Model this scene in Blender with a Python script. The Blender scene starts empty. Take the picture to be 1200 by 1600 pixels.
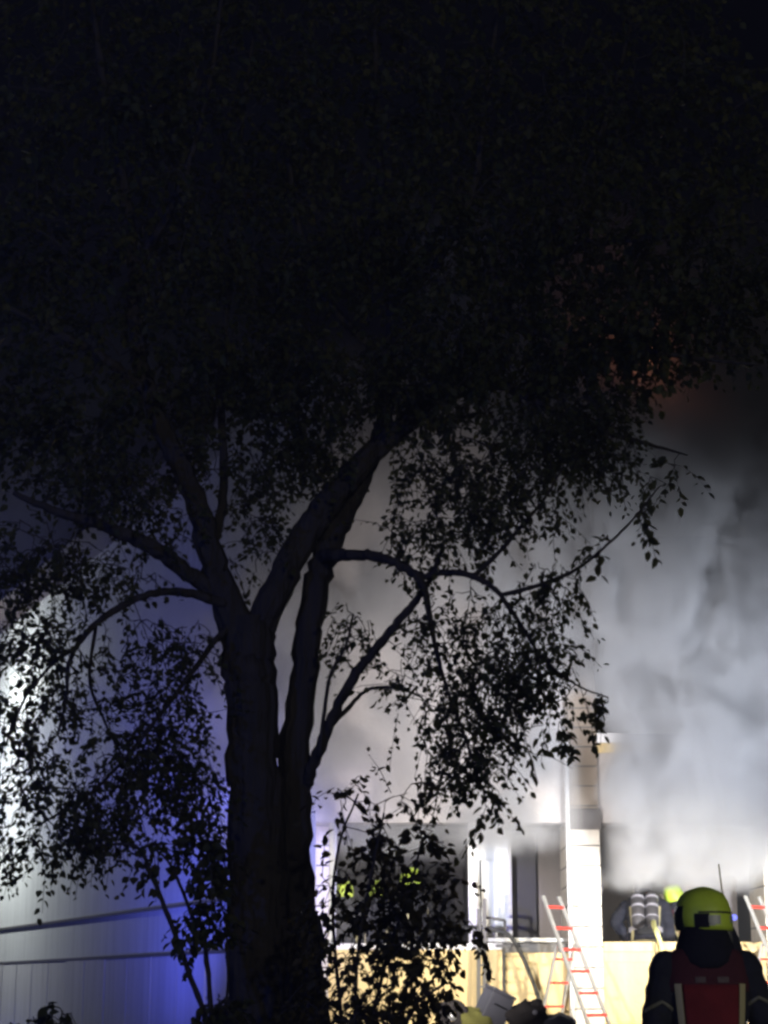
import bpy, bmesh, math, random
import numpy as np
from mathutils import Vector, Matrix

R = math.radians
rng = np.random.default_rng(7)
random.seed(7)
SC = bpy.context.scene
COL = SC.collection

# ------------------------------------------------------------------ camera
CAMZ, F, PITCH = 1.35, 2900.0, R(14.3)
cam = bpy.data.cameras.new('camera')
cam.sensor_fit = 'VERTICAL'; cam.sensor_height = 24.0; cam.lens = 24.0 * F / 1600.0
cam.clip_start = 0.1; cam.clip_end = 2000
camo = bpy.data.objects.new('camera', cam); COL.objects.link(camo)
camo.location = (0, 0, CAMZ); camo.rotation_euler = (math.pi / 2 + PITCH, 0, 0)
SC.camera = camo
CP, SP = math.cos(PITCH), math.sin(PITCH)

# ------------------------------------------------------------------ night sky + moon
w = bpy.data.worlds.new('World'); SC.world = w; w.use_nodes = True
wn = w.node_tree.nodes; wl = w.node_tree.links
sky = wn.new('ShaderNodeTexSky'); sky.sky_type = 'NISHITA'; sky.sun_disc = False
sky.sun_elevation = R(-4); sky.sun_rotation = R(150); sky.air_density = 1.0; sky.dust_density = 0.3; sky.ozone_density = 3.0
wl.new(sky.outputs[0], wn['Background'].inputs[0]); wn['Background'].inputs[1].default_value = 0.09
moon = bpy.data.lights.new('moon', 'SUN'); moon.energy = 0.006; moon.angle = R(0.5); moon.color = (0.7, 0.8, 1.0)
mo = bpy.data.objects.new('moon', moon); COL.objects.link(mo); mo.rotation_euler = (R(50), 0, R(150))

SC.view_settings.view_transform = 'Standard'; SC.view_settings.look = 'None'
SC.view_settings.exposure = 0.0; SC.view_settings.gamma = 1.0
try: SC.view_settings.use_curve_mapping = False
except Exception: pass
cy = SC.cycles
cy.use_denoising = True
cy.volume_bounces = 1; cy.max_bounces = 6; cy.diffuse_bounces = 3; cy.transparent_max_bounces = 8
cy.volume_max_steps = 256
cy.filter_width = 2.8
cy.sample_clamp_indirect = 4.0
cy.caustics_reflective = False; cy.caustics_refractive = False

def P(px, py, Y):
    """point on the plane y = Y seen at photograph pixel (px, py)"""
    u, v = (px - 600) / F, (800 - py) / F
    d = Vector((u, CP - v * SP, SP + v * CP))
    s = Y / d.y
    return Vector((d.x * s, Y, CAMZ + d.z * s))
def XZ(px, py, Y):
    p = P(px, py, Y); return p.x, p.z

# ------------------------------------------------------------------ lamps of the fire service, unseen, and added fill lights
def spot(name, loc, target, energy, color, angle, blend, radius):
    l = bpy.data.lights.new(name, 'SPOT'); l.energy = energy; l.color = color
    l.spot_size = R(angle); l.spot_blend = blend; l.shadow_soft_size = radius
    o = bpy.data.objects.new(name, l); COL.objects.link(o); o.location = loc
    o.rotation_euler = (Vector(target) - Vector(loc)).to_track_quat('-Z', 'Y').to_euler()
    return o
def point(name, loc, energy, color, radius):
    l = bpy.data.lights.new(name, 'POINT'); l.energy = energy; l.color = color; l.shadow_soft_size = radius
    o = bpy.data.objects.new(name, l); COL.objects.link(o); o.location = loc; return o
LAMPS = [
    # right-hand floodlight: pillar, parapet
    ('flood_lamp', (6.6, 17.5, 1.3), (3.2, 25.0, 1.2), 4800, (1.0, 0.90, 0.70), 46, 0.6, 0.12),
    # right-hand floodlight: upward into the smoke
    ('flood_lamp', (5.4, 17.0, 0.9), (4.0, 24.6, 4.0), 7300, (0.80, 0.86, 1.0), 56, 1.0, 0.12),
    # floodlight behind the trunk: left bay of the house
    ('flood_lamp', (-0.75, 16.0, 1.75), (1.0, 25.0, 3.7), 4700, (1.0, 0.94, 0.92), 62, 1.0, 0.10),
    # blue beacon on the stand behind the trunk, a low one at the left, an added doorway spot
    ('blue_lamp', (-1.62, 22.5, 3.06), (-4.6, 30.0, 3.6), 620, (0.06, 0.09, 1.0), 125, 1.0, 0.0),
    ('blue_lamp', (-5.4, 27.2, 0.5), (-3.9, 31.6, 5.4), 950, (0.06, 0.09, 1.0), 115, 1.0, 0.05),
    ('blue_lamp', (-0.35, 17.0, 1.4), (1.66, 26.6, 2.5), 1500, (0.16, 0.16, 1.0), 8, 1.0, 0.05),  # added narrow beam giving the jamb its blue spill, source unseen
]
for a in LAMPS: spot(*a)
fxl = P(1103, 1500, 10.5).x
spot('fill_spot', (4.6, 4.5, 1.9), (fxl, 10.5, 1.35), 230, (1.0, 0.97, 0.85), 16, 0.6, 0.1)  # added fill aimed at the near firefighter, no lamp known there
spot('mast_lamp', (-10.9, 42.2, 7.0), (-8.6, 42.6, 6.6), 1700, (0.94, 1.0, 0.97), 160, 1.0, 0.2)
point('mast_lamp', (-10.9, 42.2, 7.3), 620, (0.94, 1.0, 0.97), 0.2)
point('fill_point', (3.0, -6.0, 5.5), 560, (0.95, 0.95, 0.85), 0.2)  # added fill behind the camera, lifts tree and figure, source unseen
point('blue_lamp', (-5.0, 3.0, 2.6), 260, (0.08, 0.16, 1.0), 0.08)
point('fire_glow', (3.5, 23.8, 9.6), 4.5, (1.0, 0.34, 0.16), 0.0)

# ------------------------------------------------------------------ materials
def mat(name, col, rough=0.85, spec=0.3, noise=0.0, nscale=8.0, bump=0.0, bscale=60.0, metal=0.0, emit=None, estr=0.0):
    m = bpy.data.materials.new(name); m.use_nodes = True
    n = m.node_tree.nodes; l = m.node_tree.links; b = n['Principled BSDF']
    b.inputs['Base Color'].default_value = (*col, 1); b.inputs['Roughness'].default_value = rough
    b.inputs['Specular IOR Level'].default_value = spec; b.inputs['Metallic'].default_value = metal
    if emit:
        b.inputs['Emission Color'].default_value = (*emit, 1); b.inputs['Emission Strength'].default_value = estr
    tc = n.new('ShaderNodeTexCoord')
    if noise > 0:
        t = n.new('ShaderNodeTexNoise'); t.inputs['Scale'].default_value = nscale; t.inputs['Detail'].default_value = 6
        l.new(tc.outputs['Object'], t.inputs['Vector'])
        mx = n.new('ShaderNodeMix'); mx.data_type = 'RGBA'
        mx.inputs[6].default_value = (*[c * (1 - noise) for c in col], 1)
        mx.inputs[7].default_value = (*[min(1, c * (1 + noise)) for c in col], 1)
        l.new(t.outputs['Fac'], mx.inputs[0]); l.new(mx.outputs[2], b.inputs['Base Color'])
    if bump > 0:
        t2 = n.new('ShaderNodeTexNoise'); t2.inputs['Scale'].default_value = bscale; t2.inputs['Detail'].default_value = 5
        l.new(tc.outputs['Object'], t2.inputs['Vector'])
        bp = n.new('ShaderNodeBump'); bp.inputs['Strength'].default_value = bump; bp.inputs['Distance'].default_value = 0.02
        l.new(t2.outputs['Fac'], bp.inputs['Height']); l.new(bp.outputs[0], b.inputs['Normal'])
    return m

def plaster(name, col, soot_z0=None, soot_z1=None, soot=(0.10, 0.085, 0.075), amount=0.8, streak=0.25):
    """rendered wall with vertical rain streaks and (optionally) smoke staining that sits on the wall itself"""
    m = mat(name, col, 0.9, 0.15, bump=0.35, bscale=25)
    n = m.node_tree.nodes; l = m.node_tree.links; b = n['Principled BSDF']
    geo = n.new('ShaderNodeNewGeometry')
    mp = n.new('ShaderNodeMapping'); mp.inputs['Scale'].default_value = (5.0, 5.0, 0.35)
    l.new(geo.outputs['Position'], mp.inputs[0])
    t = n.new('ShaderNodeTexNoise'); t.inputs['Scale'].default_value = 1.3; t.inputs['Detail'].default_value = 7
    l.new(mp.outputs[0], t.inputs['Vector'])
    r = n.new('ShaderNodeMapRange'); r.inputs[1].default_value = 0.42; r.inputs[2].default_value = 0.78
    r.inputs[3].default_value = 0; r.inputs[4].default_value = streak; l.new(t.outputs['Fac'], r.inputs[0])
    mx = n.new('ShaderNodeMix'); mx.data_type = 'RGBA'; mx.inputs[6].default_value = (*col, 1)
    mx.inputs[7].default_value = (*[c * 0.45 for c in col], 1); l.new(r.outputs[0], mx.inputs[0])
    out = mx.outputs[2]
    if soot_z0 is not None:
        sx = n.new('ShaderNodeSeparateXYZ'); l.new(geo.outputs['Position'], sx.inputs[0])
        t2 = n.new('ShaderNodeTexNoise'); t2.inputs['Scale'].default_value = 1.1; t2.inputs['Detail'].default_value = 5
        l.new(geo.outputs['Position'], t2.inputs['Vector'])
        ad = n.new('ShaderNodeMath'); ad.operation = 'MULTIPLY_ADD'; ad.inputs[1].default_value = 1.2
        l.new(t2.outputs['Fac'], ad.inputs[0]); l.new(sx.outputs[2], ad.inputs[2])
        r2 = n.new('ShaderNodeMapRange'); r2.interpolation_type = 'SMOOTHSTEP'
        r2.inputs[1].default_value = soot_z0 + 0.6; r2.inputs[2].default_value = soot_z1 + 0.6
        r2.inputs[3].default_value = 0; r2.inputs[4].default_value = amount; l.new(ad.outputs[0], r2.inputs[0])
        m2 = n.new('ShaderNodeMix'); m2.data_type = 'RGBA'; l.new(r2.outputs[0], m2.inputs[0])
        l.new(out, m2.inputs[6]); m2.inputs[7].default_value = (*soot, 1); out = m2.outputs[2]
    l.new(out, b.inputs['Base Color'])
    return m

M = {}
M['cream'] = plaster('cream_plaster', (0.72, 0.56, 0.28), streak=0.55)
M['wall'] = plaster('upper_plaster', (0.50, 0.46, 0.43), 3.3, 9.0, (0.13, 0.12, 0.12), 0.6)
M['pillar'] = plaster('pillar_stone', (0.72, 0.66, 0.56), 3.2, 3.75, (0.17, 0.13, 0.095), 0.88, 0.4)
M['white'] = plaster('white_plaster', (0.78, 0.77, 0.76), streak=0.1)
M['side'] = plaster('side_plaster', (0.62, 0.63, 0.63), streak=0.35)
M['panel'] = plaster('plinth_plaster', (0.58, 0.57, 0.58), streak=0.4)
M['charred'] = mat('charred_wall', (0.035, 0.033, 0.032), 0.95, 0.1, 0.5, 2.0, 0.3, 12)
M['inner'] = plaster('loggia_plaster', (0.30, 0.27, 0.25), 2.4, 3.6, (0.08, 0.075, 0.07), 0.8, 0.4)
M['slab'] = mat('concrete_slab', (0.42, 0.40, 0.38), 0.9, 0.2, 0.25, 3, 0.3, 30)
M['darkgrey'] = mat('grey_trim_and_shade', (0.10, 0.095, 0.085), 0.6, 0.4, 0.2, 6)  # dark grey trim, also the painted shade under the left coping
M['pipe'] = mat('rail_paint', (0.62, 0.62, 0.58), 0.45, 0.5, 0.15, 10)
M['door'] = mat('doorway_shade', (0.05, 0.048, 0.05), 0.5, 0.4, 0.3, 5)
M['doorwhite'] = mat('white_door_paint', (0.84, 0.83, 0.83), 0.5, 0.4, 0.05, 4)
M['roof'] = mat('roof_tile', (0.06, 0.045, 0.04), 0.8, 0.2, 0.3, 6, 0.6, 10)
M['ground'] = mat('ground_soil', (0.05, 0.055, 0.035), 0.95, 0.1, 0.5, 1.5, 0.6, 20)
M['paving'] = mat('paving', (0.16, 0.155, 0.15), 0.85, 0.2, 0.3, 3, 0.4, 25)
M['alu'] = mat('ladder_aluminium', (0.50, 0.49, 0.46), 0.42, 0.5, 0.2, 15, metal=0.55)
M['rung'] = mat('ladder_red_sleeve', (0.62, 0.045, 0.03), 0.45, 0.5, 0.15, 20)
M['hose'] = mat('black_rubber_hose', (0.03, 0.03, 0.028), 0.6, 0.4, 0.3, 12)
M['hosey'] = mat('yellow_hose', (0.72, 0.70, 0.28), 0.7, 0.3, 0.2, 15)
M['navy'] = mat('turnout_cloth', (0.018, 0.019, 0.028), 0.9, 0.15, 0.3, 9, 1.0, 14)
M['red'] = mat('red_turnout_panel', (0.125, 0.012, 0.015), 0.85, 0.2, 0.3, 10, 0.4, 90)
M['yoke'] = mat('red_turnout_yoke', (0.055, 0.013, 0.02), 0.85, 0.2, 0.3, 10, 0.4, 90)
M['strip'] = mat('reflective_tape', (0.36, 0.32, 0.17), 0.5, 0.5, 0.15, 30)
M['chev'] = mat('worn_sleeve_tape', (0.15, 0.145, 0.11), 0.6, 0.4, 0.4, 40)
M['strip2'] = mat('worn_print_grey', (0.085, 0.06, 0.06), 0.7, 0.3, 0.5, 60)
M['stripw'] = mat('silver_tape', (0.26, 0.25, 0.28), 0.4, 0.6, 0.1, 30)
M['helmet'] = mat('helmet_yellow', (0.46, 0.60, 0.05), 0.42, 0.5, 0.35, 9)
M['visor'] = mat('dark_visor', (0.012, 0.02, 0.02), 0.15, 0.6)
M['patch'] = mat('helmet_reflector', (0.30, 0.31, 0.26), 0.4, 0.5)
M['black'] = mat('black_plastic', (0.014, 0.014, 0.016), 0.5, 0.4, 0.2, 20)
M['hood'] = mat('fire_hood', (0.012, 0.012, 0.02), 0.95, 0.1, 0.2, 20, 0.4, 60)
M['skin'] = mat('skin', (0.45, 0.27, 0.20), 0.6, 0.4, 0.1, 20)
M['bark'] = mat('bark', (0.07, 0.06, 0.052), 0.95, 0.1, 0.45, 14, 1.0, 16)
def _bark(m):
    n = m.node_tree.nodes; l = m.node_tree.links
    tc = [k for k in n if k.type == 'TEX_COORD'][0]
    mp = n.new('ShaderNodeMapping'); mp.inputs['Scale'].default_value = (1, 1, .16); l.new(tc.outputs['Object'], mp.inputs[0])
    for k in n:
        if k.type == 'TEX_NOISE': l.new(mp.outputs[0], k.inputs['Vector'])
        if k.type == 'BUMP': k.inputs['Distance'].default_value = 0.06
_bark(M['bark'])
M['greybox'] = mat('grey_plastic_case', (0.075, 0.075, 0.088), 0.55, 0.4, 0.15, 8)
M['olive'] = mat('olive_canvas', (0.17, 0.165, 0.045), 0.9, 0.2, 0.25, 9, 0.5, 60)
M['bag'] = mat('dark_bag_cloth', (0.03, 0.026, 0.025), 0.85, 0.2, 0.4, 8, 0.6, 40)
M['cyl'] = mat('air_cylinder', (0.045, 0.042, 0.045), 0.4, 0.5, 0.2, 8)
M['blueled'] = mat('blue_lamp_lens', (0.2, 0.25, 0.9), 0.3, 0.5, emit=(0.22, 0.25, 1.0), estr=1.6)

def leafmat(name, c1, c2):
    m = mat(name, c1, 0.6, 0.3)
    n = m.node_tree.nodes; l = m.node_tree.links; b = n['Principled BSDF']
    at = n.new('ShaderNodeNewGeometry')
    mx = n.new('ShaderNodeMix'); mx.data_type = 'RGBA'; mx.inputs[6].default_value = (*c1, 1); mx.inputs[7].default_value = (*c2, 1)
    l.new(at.outputs['Random Per Island'], mx.inputs[0]); l.new(mx.outputs[2], b.inputs['Base Color'])
    tr = n.new('ShaderNodeBsdfTranslucent'); l.new(mx.outputs[2], tr.inputs[0])
    ms = n.new('ShaderNodeMixShader'); ms.inputs[0].default_value = 0.42
    l.new(b.outputs[0], ms.inputs[1]); l.new(tr.outputs[0], ms.inputs[2]); l.new(ms.outputs[0], n['Material Output'].inputs[0])
    return m
M['leaf'] = leafmat('tree_leaves', (0.06, 0.075, 0.025), (0.12, 0.115, 0.04))
M['leaf2'] = leafmat('shrub_leaves', (0.06, 0.055, 0.02), (0.11, 0.085, 0.03))

# ------------------------------------------------------------------ object helpers
OFF = {}
def empty(name, loc):
    o = bpy.data.objects.new(name, None); COL.objects.link(o); o.location = loc; o.empty_display_size = 0.2
    OFF[o.name] = Vector(loc); return o
def tag(o, label=None, cat=None, group=None, kind=None):
    if label: o['label'] = label
    if cat: o['category'] = cat
    if group: o['group'] = group
    if kind: o['kind'] = kind
    return o
class MB:
    def __init__(s): s.v = []; s.f = []
    def add(s, vs, fs):
        k = len(s.v); s.v += [Vector(v) for v in vs]; s.f += [tuple(i + k for i in f) for f in fs]; return s
    def box(s, x0, x1, y0, y1, z0, z1):
        return s.add([(x0,y0,z0),(x1,y0,z0),(x1,y1,z0),(x0,y1,z0),(x0,y0,z1),(x1,y0,z1),(x1,y1,z1),(x0,y1,z1)],
                     [(0,3,2,1),(4,5,6,7),(0,1,5,4),(1,2,6,5),(2,3,7,6),(3,0,4,7)])
    def quadprism(s, pts, z0, z1):
        n = len(pts)
        return s.add([(x, y, z0) for x, y in pts] + [(x, y, z1) for x, y in pts],
                     [tuple(range(n))[::-1], tuple(range(n, 2 * n))] + [(i, (i + 1) % n, n + (i + 1) % n, n + i) for i in range(n)])
    def bar(s, a, b, w, h, up=(0, 0, 1)):
        a = Vector(a); b = Vector(b); d = (b - a).normalized(); u = Vector(up)
        x = d.cross(u); x = x.normalized() if x.length > 1e-4 else Vector((1, 0, 0)); y = x.cross(d)
        vs = [p + x * sx * w / 2 + y * sy * h / 2 for p in (a, b) for sx, sy in ((-1,-1),(1,-1),(1,1),(-1,1))]
        return s.add(vs, [(3,2,1,0),(4,5,6,7),(0,1,5,4),(1,2,6,5),(2,3,7,6),(3,0,4,7)])
    def tube(s, pts, rad, n=8, cap=True):
        pts = [Vector(p) for p in pts]
        if not hasattr(rad, '__len__'): rad = [rad] * len(pts)
        k = len(s.v); ref = None
        for i, p in enumerate(pts):
            d = (pts[min(i + 1, len(pts) - 1)] - pts[max(i - 1, 0)])
            d = d.normalized() if d.length > 1e-9 else Vector((0, 0, 1))
            if ref is None:
                ref = d.orthogonal().normalized()
            ref = (ref - d * ref.dot(d)); ref = ref.normalized() if ref.length > 1e-6 else d.orthogonal().normalized()
            b = d.cross(ref)
            for j in range(n):
                a = 2 * math.pi * j / n
                s.v.append(p + (ref * math.cos(a) + b * math.sin(a)) * rad[i])
        for i in range(len(pts) - 1):
            for j in range(n):
                a0 = k + i * n + j; a1 = k + i * n + (j + 1) % n
                s.f.append((a0, a1, a1 + n, a0 + n))
        if cap:
            s.f.append(tuple(k + j for j in range(n))[::-1]); s.f.append(tuple(k + (len(pts) - 1) * n + j for j in range(n)))
        return s
    def rings(s, rings, cap=True):
        k = len(s.v); n = len(rings[0])
        for r in rings: s.v += [Vector(p) for p in r]
        for i in range(len(rings) - 1):
            for j in range(n):
                a0 = k + i * n + j; a1 = k + i * n + (j + 1) % n
                s.f.append((a0, a1, a1 + n, a0 + n))
        if cap:
            s.f.append(tuple(k + j for j in range(n))[::-1]); s.f.append(tuple(k + (len(rings) - 1) * n + j for j in range(n)))
        return s
    def ell(s, c, r, nu=16, nv=10, rot=None, vmin=-90, vmax=90):
        c = Vector(c); rs = []
        for i in range(nv + 1):
            la = R(vmin + (vmax - vmin) * i / nv); la = max(min(la, R(89.5)), R(-89.5)); ring = []
            for j in range(nu):
                lo = 2 * math.pi * j / nu
                p = Vector((r[0] * math.cos(la) * math.cos(lo), r[1] * math.cos(la) * math.sin(lo), r[2] * math.sin(la)))
                ring.append(c + (rot @ p if rot else p))
            rs.append(ring)
        return s.rings(rs)
    def build(s, name, m, parent=None, smooth=False, xf=None, bevel=0.0):
        off = OFF.get(parent.name, Vector()) if parent else Vector()
        me = bpy.data.meshes.new(name)
        vs = [(xf @ v if xf else v) - off for v in s.v]
        me.from_pydata(vs, [], s.f); me.update()
        if bevel > 0:
            bm = bmesh.new(); bm.from_mesh(me)
            bmesh.ops.bevel(bm, geom=bm.edges[:], offset=bevel, segments=2, affect='EDGES', profile=0.6)
            bm.to_mesh(me); bm.free()
        if smooth:
            me.polygons.foreach_set('use_smooth', [True] * len(me.polygons))
        me.materials.append(m if not isinstance(m, str) else M[m])
        o = bpy.data.objects.new(name, me); COL.objects.link(o)
        if parent: o.parent = parent
        OFF[o.name] = off
        return o
def kids(o): return [c for c in bpy.data.objects if c.parent == o]
def copy_tree(o, parent=None):
    c = o.copy(); COL.objects.link(c)
    if parent: c.parent = parent
    for ch in kids(o): copy_tree(ch, c)
    return c

# ================================================================== SETTING
m = MB(); m.add([(-400, -300, 0), (400, -300, 0), (400, 600, 0), (-400, 600, 0)], [(0, 1, 2, 3)])
tag(m.build('ground', 'ground'), kind='structure')
m = MB(); m.box(-8, 14, 20.5, 24.9, -0.05, 0.03)
tag(m.build('paved_forecourt', 'paving'), kind='structure')

# ================================================================== THE HOUSE
YF = 25.0
H = empty('apartment_house', (2.0, YF, 0))
tag(H, 'pale smoke-stained apartment house with raised loggias behind the tree', 'house')
ZP, ZL, ZF = 1.90, 3.45, 0.90            # parapet top, lintel underside, loggia floor
ST = 2.74                                # storey
def X(px): return P(px, 1450, YF).x
XC0, XC1 = X(492), X(514)                # corner pillar
XP0, XP1 = X(889), X(940)                # main pillar
XR0 = X(1196); XR1 = XR0 + 0.45; XE = XR1 + 3.0
ROOFZ = 9.75
# left bay
MB().box(XC1, XP0 - 0.002, YF + 0.03, YF + 0.22, 0, ZP - 0.10).build('parapet', 'cream', H)
MB().box(XC1, X(785), YF - 0.04, YF + 0.26, ZP - 0.10, ZP - 0.02).build('coping', 'white', H, bevel=0.008)
MB().box(X(785) + 0.003, XP0 - 0.004, YF - 0.03, YF + 0.26, ZP - 0.14, ZP - 0.02).build('coping_shade_strip', 'darkgrey', H, bevel=0.006)  # dark strip painting in the shade below the coping
rail = MB().tube([(X(748), YF + 0.05, ZP + 0.025), (XP0 - 0.004, YF + 0.05, ZP + 0.025)], 0.03, 10)
rail.build('rail', 'pipe', H, smooth=True)
MB().box(XC0, XP0 - 0.002, YF + 0.004, YF + 0.3, ZL, ROOFZ).build('wall', 'wall', H)
MB().box(XC1, XP0 - 0.01, YF + 0.3, YF + 4.5, ZL + 0.002, ZL + 0.2).build('ceiling_slab', 'charred', H)
MB().box(XC1, XP0 - 0.01, YF + 0.22, YF + 4.5, ZF - 0.2, ZF).build('floor_slab', 'slab', H)
# partition with white end post, white panel, dark-filled doorway
MB().box(X(733), X(746), YF + 0.045, YF + 0.20, ZP - 0.02, ZL).build('post', 'white', H, bevel=0.006)
MB().box(X(737), X(744), YF + 0.202, YF + 1.6, ZF, ZL).build('partition', 'charred', H)
YB = YF + 1.6
def XB(px): return P(px, 1400, YB).x
MB().box(X(744), XB(787), YB, YB + 0.12, ZF, ZL).build('inner_wall', 'white', H)
MB().box(XB(752), XB(785), YB - 0.045, YB - 0.003, ZF, ZF + 2.15).build('white_door', 'doorwhite', H, bevel=0.006)
MB().box(XB(787), XB(800), YB, YB + 0.9, ZF, ZL).build('door_jamb', 'white', H)
MB().box(XB(803), XB(842), YB + 0.45, YB + 0.5, ZF, ZL).build('doorway_shade', 'door', H)  # dark sheet painting the unlit room beyond the open doorway
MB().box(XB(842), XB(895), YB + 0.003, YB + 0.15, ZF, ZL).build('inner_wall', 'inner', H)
MB().box(XC1, X(744), YF + 4.0, YF + 4.2, ZF, ZL).build('back_wall', 'charred', H)
# right bay, three storeys of loggias
for k in range(3):
    z = k * ST
    b0 = 0 if k == 0 else ZL + (k - 1) * ST
    MB().box(XP1 + 0.002, XR0 - 0.002, YF + 0.03, YF + 0.2, b0, ZP + z - 0.13).build('parapet', 'cream' if k == 0 else 'wall', H)
    MB().box(XP1 + 0.003, XR0 - 0.003, YF - 0.0, YF + 0.24, ZP + z - 0.26, ZP + z - 0.13).build('parapet_band', 'cream', H, bevel=0.01)
    MB().box(XP1 + 0.004, XR0 - 0.004, YF - 0.05, YF + 0.26, ZP + z - 0.13, ZP + z).build('coping', 'cream' if k == 0 else 'white', H, bevel=0.012)
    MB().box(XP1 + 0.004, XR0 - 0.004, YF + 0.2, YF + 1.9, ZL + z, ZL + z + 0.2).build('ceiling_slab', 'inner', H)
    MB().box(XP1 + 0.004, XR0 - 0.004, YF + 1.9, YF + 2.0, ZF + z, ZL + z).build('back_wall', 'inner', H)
    MB().box(XP1 + 0.004, XR0 - 0.004, YF + 0.2, YF + 1.9, ZF + z - 0.2, ZF + z - 0.003).build('floor_slab', 'slab', H)
MB().box(XP1, XR0 - 0.002, YF + 0.006, YF + 0.3, ZL + 2 * ST, ROOFZ).build('wall', 'wall', H)
MB().box(XR1 + 0.002, XE, YF + 0.004, YF + 0.3, 0, ROOFZ).build('wall', 'cream', H)
# pillars with block courses
def pillar(x0, x1, z1, mm, bh=0.262, y0=-0.06, y1=1.0):
    core = MB().box(x0 + 0.012, x1 - 0.012, YF + y0 + 0.014, YF + y1, 0, z1).build('pillar', 'darkgrey', H)
    z = 0.0; i = 0
    while z < z1 - 0.02:
        h = min(bh, z1 - z)
        d = random.uniform(-0.004, 0.004)
        MB().box(x0, x1, YF + y0 + d, YF + y1 + 0.002 * (i % 2), z + 0.008, z + h - 0.008).build('block', mm, core, bevel=0.008)
        z += bh; i += 1
    return core
pillar(XP0, XP1, ROOFZ, 'pillar')
pillar(XC0, XC1, ZL - 0.002, 'pillar', y1=0.4)
pillar(XR0, XR1, ROOFZ, 'pillar')
# downpipe at the left edge of the pillar
px0 = XP0 + 0.0
dp = MB().tube([(px0 + 0.005, YF - 0.11, 0.1), (px0 + 0.005, YF - 0.11, 4.55)], 0.03, 10)
dpo = dp.build('downpipe', 'white', H, smooth=True)
for z in (1.0, 2.3, 3.6, 4.4):
    MB().tube([(px0 + 0.005, YF - 0.11, z), (px0 + 0.005, YF - 0.11, z + 0.03)], 0.037, 10).build('pipe_bracket', 'pipe', dpo)
# soot-dark string course round the pillar where the lintel meets it
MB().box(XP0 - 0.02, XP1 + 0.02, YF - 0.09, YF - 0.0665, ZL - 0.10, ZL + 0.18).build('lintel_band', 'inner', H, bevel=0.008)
# long side wall running back to the left
AW = R(23.0); DX, DY = -math.sin(AW), math.cos(AW); NX, NY = -DY, DX      # NX,NY outward normal (to the left)
C0 = Vector((XC0, YF + 0.02, 0))
def sw(t, o=0.0): return (C0.x + DX * t + NX * o, C0.y + DY * t + NY * o)
def slabwall(t0, t1, o0, o1, z0, z1): 
    return MB().quadprism([sw(t0, o1), sw(t1, o1), sw(t1, o0), sw(t0, o0)], z0, z1)
LW = 30.0
slabwall(0, LW, -0.3, 0.0, 0, ROOFZ).build('side_wall', 'side', H)
slabwall(0.02, LW, 0.001, 0.05, 2.57, 2.615).build('string_course', 'darkgrey', H)
slabwall(0.02, LW, 0.001, 0.06, 1.81, 1.86).build('string_course', 'darkgrey', H)
slabwall(0.02, LW, 0.001, 0.022, 0.01, 1.80).build('plinth', 'darkgrey', H)
t = 0.05; 
while t < LW - 1.5:
    slabwall(t, t + 1.45, 0.0225, 0.05 + random.uniform(-0.006, 0.006), 0.02, 1.805).build('plinth_panel', 'panel', H)
    t += 1.50
# roof
RX0, RX1 = sw(0, 0.4)[0] - 0.1, XE + 0.4
far = sw(LW, 0.4)
rf = MB(); 
base = [(XC0 - 0.5, YF - 0.45), (XE + 0.4, YF - 0.45), (XE + 0.4, YF + 26), (far[0], YF + 26)]
ridge = [(2.0, YF + 7, ROOFZ + 3.6), (-2.0, YF + 19, ROOFZ + 3.6)]
rf.add([(x, y, ROOFZ) for x, y in base] + ridge, [(0, 1, 4), (1, 2, 5, 4), (2, 3, 5), (3, 0, 4, 5), (3, 2, 1, 0)])
rf.build('roof', 'roof', H)
MB().tube([(XC0 - 0.5, YF - 0.5, ROOFZ + 0.02), (XE + 0.4, YF - 0.5, ROOFZ + 0.02)], 0.07, 8).build('gutter', 'darkgrey', H, smooth=True)

# ================================================================== LADDERS
def make_ladder():
    root = empty('step_ladder', (0, 0, 0))
    L, Wt, Wb, th = 2.68, 0.33, 0.50, R(24)
    def fp(s, t): return Vector((s * (Wt + (Wb - Wt) * (1 - t)) / 2, -(1 - t) * L * math.sin(th), t * L * math.cos(th)))
    for s in (-1, 1):
        MB().bar(fp(s, 0), fp(s, 1), 0.055, 0.028, (0, 1, 0)).build('rail', 'alu', root, bevel=0.004)
    for i in range(9):
        t = 0.08 + i * 0.108
        MB().bar(fp(-1, t) + Vector((.012, 0, 0)), fp(1, t) - Vector((.012, 0, 0)), 0.06, 0.036).build('rung', 'rung', root, bevel=0.006)
    t0 = 0.76; top = fp(1, t0)
    def rp(s, t): return Vector((s * (Wt + (Wb - Wt) * (1 - t * t0)) / 2 * 0.94, top.y + 0.04 + (1 - t) * top.z * 0.28, t * top.z))
    for s in (-1, 1):
        MB().bar(rp(s, 0), rp(s, 1), 0.045, 0.026, (0, 1, 0)).build('rear_rail', 'alu', root, bevel=0.004)
    for i in range(6):
        t = 0.12 + i * 0.155
        MB().bar(rp(-1, t), rp(1, t), 0.035, 0.028).build('rear_rung', 'rung', root, bevel=0.004)
    return root
lad = make_ladder()
tag(lad, 'aluminium step ladder with red rungs in front of the stone pillar', 'ladder', 'red-runged step ladders')
lad.location = (P(861, 1408, 24.2).x, 24.2, 0); lad.rotation_euler = (0, 0, R(48))
lad2 = copy_tree(lad)
tag(lad2, 'step ladder with red rungs leaning beside the firefighter holding a radio', 'ladder', 'red-runged step ladders')
lad2.location = (P(1176, 1415, 24.2).x, 24.2, 0); lad2.rotation_euler = (0, 0, R(48))

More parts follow.
